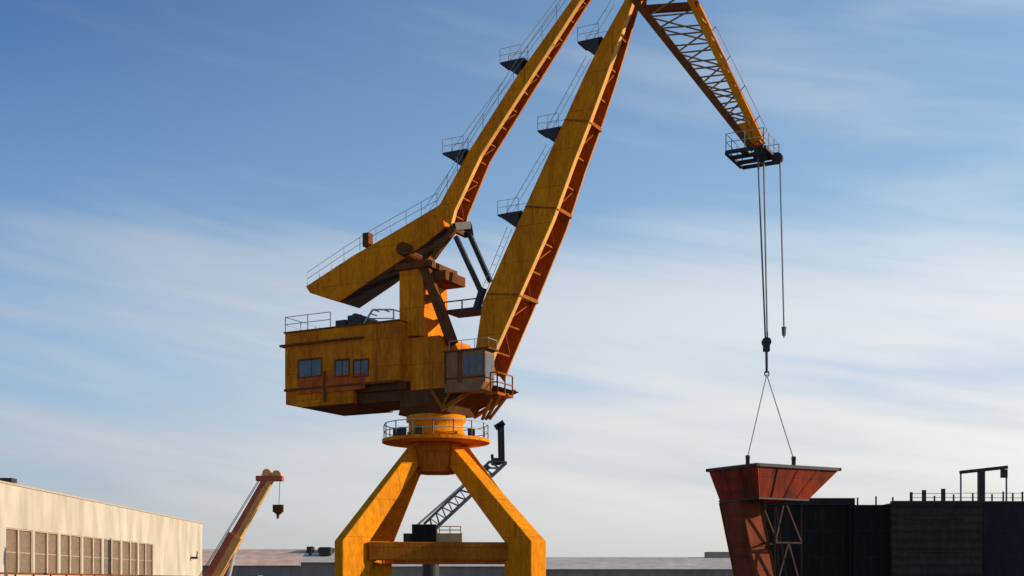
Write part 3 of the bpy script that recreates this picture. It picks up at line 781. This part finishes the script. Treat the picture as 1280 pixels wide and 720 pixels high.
m.build('wall_lamp', M['dark'], shed)
p = W(6, 600.5, 108); m = MB(); m.abox(p.x - 3.0, p.x + .8, 107.4, 108.6, p.z - .18, p.z + .17)
for dx in (-2.4, -.2): m.abox(p.x + dx - .08, p.x + dx + .08, 107.9, 108.1, SH + .05, p.z - .18)
m.build('roof_ventilator', M['dark'], shed)
# rail and pipe in front of the shed
rl = MB()
for y in [70 + i * 4 for i in range(23)]:
    rl.abox(SX(y) + 3.0, SX(y) + 3.12, y - .06, y + .06, 0, 2.55)
rl.bar(Vector((SX(70) + 3.06, 69, 2.62)), Vector((SX(158) + 3.06, 158, 2.62)), .2, .16); rl.bar(Vector((SX(70) + 3.06, 69, 1.5)), Vector((SX(158) + 3.06, 158, 1.5)), .1)
tag(rl.build('pipe_fence', M['brown']), 'low brown pipe fence running along the foot of the cream shed', 'fence', kind='thing')

# ------------------------------------------------------------------ red and yellow mobile crane
MY = 105.0
tipc = W(337, 597, MY); foot = W(243, 762, MY)
mc = thing('mobile_crane', (foot.x + 1.5, MY, 0), 'small mobile crane with red and yellow boom raised beside the cream shed', 'crane')
m = MB(); d = (tipc - foot).normalized(); nrm = Vector((d.z, 0, -d.x))
def sect(c, w, h): return [c - nrm * h / 2 + Vector((0, -w / 2, 0)), c + nrm * h / 2 + Vector((0, -w / 2, 0)), c + nrm * h / 2 + Vector((0, w / 2, 0)), c - nrm * h / 2 + Vector((0, w / 2, 0))]
mid = foot.lerp(tipc, .56)
m.loft([sect(foot, 1.15, 1.25), sect(mid, 1.0, 1.08)]); m.loft([sect(mid - d * .3, .82, .86), sect(tipc, .72, .78)])
mb = m.build('boom', M['craneY'], mc)
m = MB()      # red side strips
for a, b, w, h in ((foot, mid, 1.17, .62), (mid, tipc, .86, .42)):
    o = -nrm * h * .52
    m.loft([[p + o + Vector((0, 0, 0)) for p in sect(a, w, h)], [p + o for p in sect(b, w * .97, h * .9)]])
m.build('side_plate', M['craneR'], mb)
m = MB(); hd = W(337, 597, MY)
m.abox(hd.x - 1.05, hd.x + 1.1, MY - .5, MY + .5, hd.z - .28, hd.z + .12); m.build('boom_head', M['craneR'], mc)
m = MB(); m.tube(hd + Vector((-.2, -.3, .35)), hd + Vector((-.2, .3, .35)), .35, n=16); m.tube(hd + Vector((.6, -.3, .2)), hd + Vector((.6, .3, .2)), .38, n=16); m.build('sheave', M['craneY'], mc)
rp = W(350, 600, MY); rb = W(348, 634, MY)
m = MB(); m.tube(rp, Vector((rp.x - .1, MY, rb.z)), .03, n=5); m.build('hoist_rope', M['rope'], mc)
m = MB(); c = Vector((rp.x - .15, MY, rb.z)); m.box(c - Vector((0, 0, .1)), (.42, 0, 0), (0, .2, 0), (0, 0, .3)); m.tube(c - Vector((0, .22, .25)), c + Vector((0, .22, -.25)), .36, n=14)
m.tube(c - Vector((0, 0, .5)), c - Vector((.05, 0, .95)), .16, .08, n=8); m.build('hook_block', M['brown'], mc)
bx = foot.x + 1.5
m = MB()
for v in (-.25, .25): m.tube(foot.lerp(tipc, .1) + nrm * -1.0 + Vector((0, v, 0)), hd + Vector((-.45, v, .45)), .03, n=5)
m.build('boom_rope', M['rope'], mc)
m = MB(); m.tube(foot.lerp(tipc, .05) + Vector((2.0, 0, 0)), foot.lerp(tipc, .46) + Vector((.45, 0, -.2)), .2, .15, n=12); m.build('lift_cylinder', M['grey'], mc)
m = MB(); m.abox(bx - 5.5, bx + 4.5, MY - 1.25, MY + 1.25, .75, 1.25); m.build('chassis', M['dark'], mc)
m = MB(); m.abox(bx - 3.2, bx + 1.2, MY - 1.15, MY + 1.15, 1.26, 2.1); m.build('turret', M['craneY'], mc)
m = MB(); m.hexa([Vector((x, y, 1.26)) for x, y in ((bx + 2.4, MY - 1.2), (bx + 4.4, MY - 1.2), (bx + 4.4, MY + 1.2), (bx + 2.4, MY + 1.2))],
                 [Vector((x, y, 2.5)) for x, y in ((bx + 2.4, MY - 1.1), (bx + 3.9, MY - 1.1), (bx + 3.9, MY + 1.1), (bx + 2.4, MY + 1.1))]); cb = m.build('cab', M['craneR'], mc)
for x in (-4.2, -2.7, 1.2, 3.4):
    for y in (-1.15, 1.15):
        m = MB(); m.tube(Vector((bx + x, MY + y - .17, .52)), Vector((bx + x, MY + y + .17, .52)), .52, n=20); m.build('wheel', M['tyre'], mc)

# ------------------------------------------------------------------ dark crane behind the portal
KY = 135.0
kb = W(535, 700, KY)
kc = thing('lattice_crane', (kb.x, KY, 0), 'dark lattice boom crane seen behind the orange portal legs', 'crane')
m = MB(); a = W(516, 656, KY); b = W(546, 679, KY); m.abox(a.x, b.x, KY - 1.3, KY + 1.3, b.z, a.z); m.build('machinery_house', M['black'], kc)
m = MB(); a = W(505, 667, KY); b = W(516, 679, KY); m.abox(a.x, b.x - .01, KY - .8, KY + .8, b.z, a.z); m.build('step_box', M['dark'], kc)
m = MB(); a = W(546, 667, KY); b = W(578, 679, KY); m.abox(a.x + .01, b.x, KY - 1.0, KY + 1.0, b.z, a.z); kt = m.build('winch_deck', M['tan'], kc)
m = MB(); a = W(549, 667, KY); b = W(576, 667, KY); m.rail([a, b], .75, .06, 1.0, 1); m.build('railing', M['tan'], kt)
m = MB(); a = W(514, 679, KY); b = W(580, 688, KY); m.abox(a.x, b.x, KY - 1.5, KY + 1.5, b.z, a.z - .01); m.build('deck', M['dark'], kc)
m = MB(); m.lathe((kb.x + .3, KY, 0), [(1.1, 0), (.9, 1.5), (.9, b.z - .01)], 20); m.build('pedestal', M['dark'], kc)
m = MB()
cA = [W(529, 657, KY), W(545, 668, KY)]; cB = [W(611, 584, KY), W(632, 576, KY)]
low0, low1 = W(541, 664, KY), W(633, 578, KY); hi0, hi1 = W(530, 655, KY), W(612, 577, KY)
for v in (-.7, .7):
    o = Vector((0, v, 0)); m.bar(low0 + o, low1 + o, .26); m.bar(hi0 + o, hi1 + o, .16)
    n_ = 11
    for i in range(n_):
        k, k2 = i / n_, (i + 1) / n_
        m.bar(low0.lerp(low1, k) + o, hi0.lerp(hi1, k2) + o, .1); m.bar(low0.lerp(low1, k2) + o, hi0.lerp(hi1, k2) + o, .1)
    m.bar(W(522, 656, KY) + o, W(603, 585, KY) + o, .09)
for i in range(0, 12): m.bar(low0.lerp(low1, i / 11) + Vector((0, -.7, 0)), low0.lerp(low1, i / 11) + Vector((0, .7, 0)), .1)
kbm = m.build('boom', M['rope'], kc)
m = MB(); m.bar(W(627, 580, KY), W(626, 530, KY), .7, .6); m.bar(W(619, 535, KY), W(630, 528, KY), .6, .55); m.build('jib_mast', M['dark'], kc)
m = MB(); m.abox(W(614, 578, KY).x, W(626, 578, KY).x, KY - .6, KY + .6, W(614, 581, KY).z, W(614, 573, KY).z); m.bar(W(616, 580, KY), W(615, 568, KY), .3)
m.bar(W(612, 583, KY), W(600, 592, KY), .4); m.build('boom_head', M['dark'], kc)

# ------------------------------------------------------------------ far buildings
def warehouse(name, x0, x1, ridge, eave, Y, depth, roofm, wallm, label, cat='warehouse'):
    """long building, its roof slope facing the viewer"""
    r = W(x0, ridge, Y + depth / 2); a = W(x0, eave, Y); b = W(x1, eave, Y)
    t = thing(name, ((a.x + b.x) / 2, Y, 0), label, cat)
    m = MB(); m.abox(a.x, b.x, Y, Y + depth, 0, a.z); m.build('wall', wallm, t)
    m = MB(); rr = lambda x: [Vector((x, Y - .6, a.z + .003)), Vector((x, Y + depth / 2, r.z)), Vector((x, Y + depth + .6, a.z + .003))]
    m.loft([rr(a.x - .5), rr(b.x + .5)]); rf = m.build('roof', roofm, t)
    return t, a, b, r
t, a, b, r = warehouse('warehouse', 235, 445, 686.5, 707, 300, 30, M['pink'], M['farwall'], 'long pinkish roofed warehouse far behind the mobile crane boom')
for px, w in ((384, 8), (398, 20)):
    m = MB(); p = W(px, 686, 312); m.abox(p.x, p.x + w / 5.2, 311, 314, r.z - 1, r.z + (.55 if w < 10 else .2)); m.build('roof_vent', M['dark'], t)
t, a, b, r = warehouse('warehouse', 640, 960, 696.5, 711.5, 320, 34, M['roof'], M['farwall'], 'long grey roofed warehouse far behind, right of the portal leg')
for px, x1 in ((882, 915),):
    m = MB(); p = W(px, 690, 338); q_ = W(x1, 690, 338); m.abox(p.x, q_.x, 336, 340, r.z - 1, p.z); m.build('roof_box', M['farwall'], t)
t, a, b, r = warehouse('warehouse', 378, 660, 699.5, 708, 262, 24, M['pale'], M['farwall'], 'low pale roofed warehouse glimpsed under the orange portal beam')
t, a, b, r = warehouse('warehouse', 376, 428, 692, 703, 240, 16, M['roof'], M['farwall'], 'small grey roofed store beside the left portal leg')
m = MB(); p = W(400, 684, 246); q_ = W(414, 693, 246); m.abox(p.x, q_.x, 245, 248, r.z - .4, p.z); m.build('roof_box', M['dark'], t); m = MB(); m.abox(W(386, 687, 246).x, W(389, 687, 246).x, 246, 247, r.z - 1, p.z - .3)
m.build('roof_box', M['dark'], t)
# ------------------------------------------------------------------ light
EL, BETA = R(17), R(-2)
sd = Vector((math.cos(EL) * math.cos(BETA), -math.cos(EL) * math.sin(BETA), math.sin(EL)))
ld = bpy.data.lights.new('sun', 'SUN'); ld.energy = 5.0; ld.angle = R(.5); ld.color = (1, .86, .68)
sun = bpy.data.objects.new('sun', ld); COL.objects.link(sun); sun.rotation_euler = sd.to_track_quat('Z', 'Y').to_euler()
wd = bpy.data.worlds.new('World'); S.world = wd; wd.use_nodes = True
nt = wd.node_tree; nt.nodes.clear()
out = N(nt, 'ShaderNodeOutputWorld'); bg = N(nt, 'ShaderNodeBackground'); nt.links.new(bg.outputs[0], out.inputs[0])
STR = .1
bg.inputs['Strength'].default_value = STR
sky = N(nt, 'ShaderNodeTexSky'); sky.sky_type = 'NISHITA'; sky.sun_disc = False
sky.sun_elevation = EL; sky.sun_rotation = R(90) + BETA; sky.air_density = 1.0; sky.dust_density = .6; sky.ozone_density = 1.6
tc = N(nt, 'ShaderNodeTexCoord'); sp = N(nt, 'ShaderNodeSeparateXYZ'); nt.links.new(tc.outputs['Generated'], sp.inputs[0])
def MA(op, a, b=None, c=None, clamp=False):
    n = N(nt, 'ShaderNodeMath', operation=op); n.use_clamp = clamp
    for i, x in enumerate((a, b, c)):
        if x is None: continue
        if isinstance(x, (int, float)): n.inputs[i].default_value = x
        else: nt.links.new(x, n.inputs[i])
    return n.outputs[0]
def MR(x, a, b, c, d, smooth=True):
    n = N(nt, 'ShaderNodeMapRange'); n.interpolation_type = 'SMOOTHSTEP' if smooth else 'LINEAR'
    nt.links.new(x, n.inputs[0])
    for i, q in enumerate((a, b, c, d)): n.inputs[i + 1].default_value = q
    return n.outputs[0]
az = MA('ARCTAN2', sp.outputs[0], sp.outputs[1]); el_ = MA('ARCSINE', sp.outputs[2])
def noise(sx, sy, shear, det, rough, off, dist=0):
    e2 = MA('ADD', el_, MA('MULTIPLY', az, shear))
    cb = N(nt, 'ShaderNodeCombineXYZ'); nt.links.new(MA('MULTIPLY', az, sx), cb.inputs[0]); nt.links.new(MA('MULTIPLY', e2, sy), cb.inputs[1]); cb.inputs[2].default_value = off
    n = N(nt, 'ShaderNodeTexNoise'); n.inputs['Scale'].default_value = 1; n.inputs['Detail'].default_value = det; n.inputs['Roughness'].default_value = rough; n.inputs['Distortion'].default_value = dist
    nt.links.new(cb.outputs[0], n.inputs['Vector']); return n.outputs[0]
front = MR(sp.outputs[1], -.6, .8, .5, 1)          # cloud and haze weakened in the unseen sky behind, shaped for fill light
n1 = noise(2.3, 17, .15, 4, .5, 5.7, .35); n2 = noise(4.5, 44, .19, 4, .5, 8.4, .3)
cov = MA('ADD', MA('MULTIPLY', n1, .72), MA('MULTIPLY', n2, .28))
azr = MR(az, -.40, .38, 0, 1, False)
bias = MA('ADD', MR(el_, .19, .34, .085, -.21), MR(az, -.40, .30, -.05, .10))
cl = MR(MA('ADD', cov, bias), .33, .78, 0, .95)
cl = MA('MULTIPLY', MA('MULTIPLY', cl, front), MR(el_, .0, .38, .92, .5))
def MIX(f, a, b):
    n = N(nt, 'ShaderNodeMix', data_type='RGBA')
    for k, x in ((0, f), (6, a), (7, b)):
        if isinstance(x, tuple): n.inputs[k].default_value = x
        else: nt.links.new(x, n.inputs[k])
    return n.outputs[2]
tint = N(nt, 'ShaderNodeVectorMath', operation='MULTIPLY'); nt.links.new(sky.outputs[0], tint.inputs[0]); tint.inputs[1].default_value = (.58, .91, 1.34)
f1 = MA('ADD', MR(el_, .03, .46, .78, 0), MA('MULTIPLY', azr, .58), clamp=True)
hz1 = MIX(MA('MULTIPLY', f1, front), tint.outputs[0], (3.45, 5.5, 7.75, 1))                       # pale blue air low in the sky
murk = MIX(azr, (4.75, 4.85, 4.75, 1), (7.5, 6.6, 5.3, 1))
hz2 = MIX(MA('MULTIPLY', MR(el_, -.02, .185, .95, 0), front), hz1, murk)          # warm murk at the horizon
ccol = MIX(azr, (5.7, 5.9, 6.2, 1), (10.2, 9.7, 9.1, 1))
clow = MA('MULTIPLY', cl, MR(el_, .01, .075, .25, 1))
nt.links.new(MIX(clow, hz2, ccol), bg.inputs['Color'])

vs = S.view_settings; vs.view_transform = 'Standard'; vs.look = 'None'; vs.gamma = 1; vs.use_curve_mapping = False; vs.exposure = 0
S.display_settings.display_device = 'sRGB'
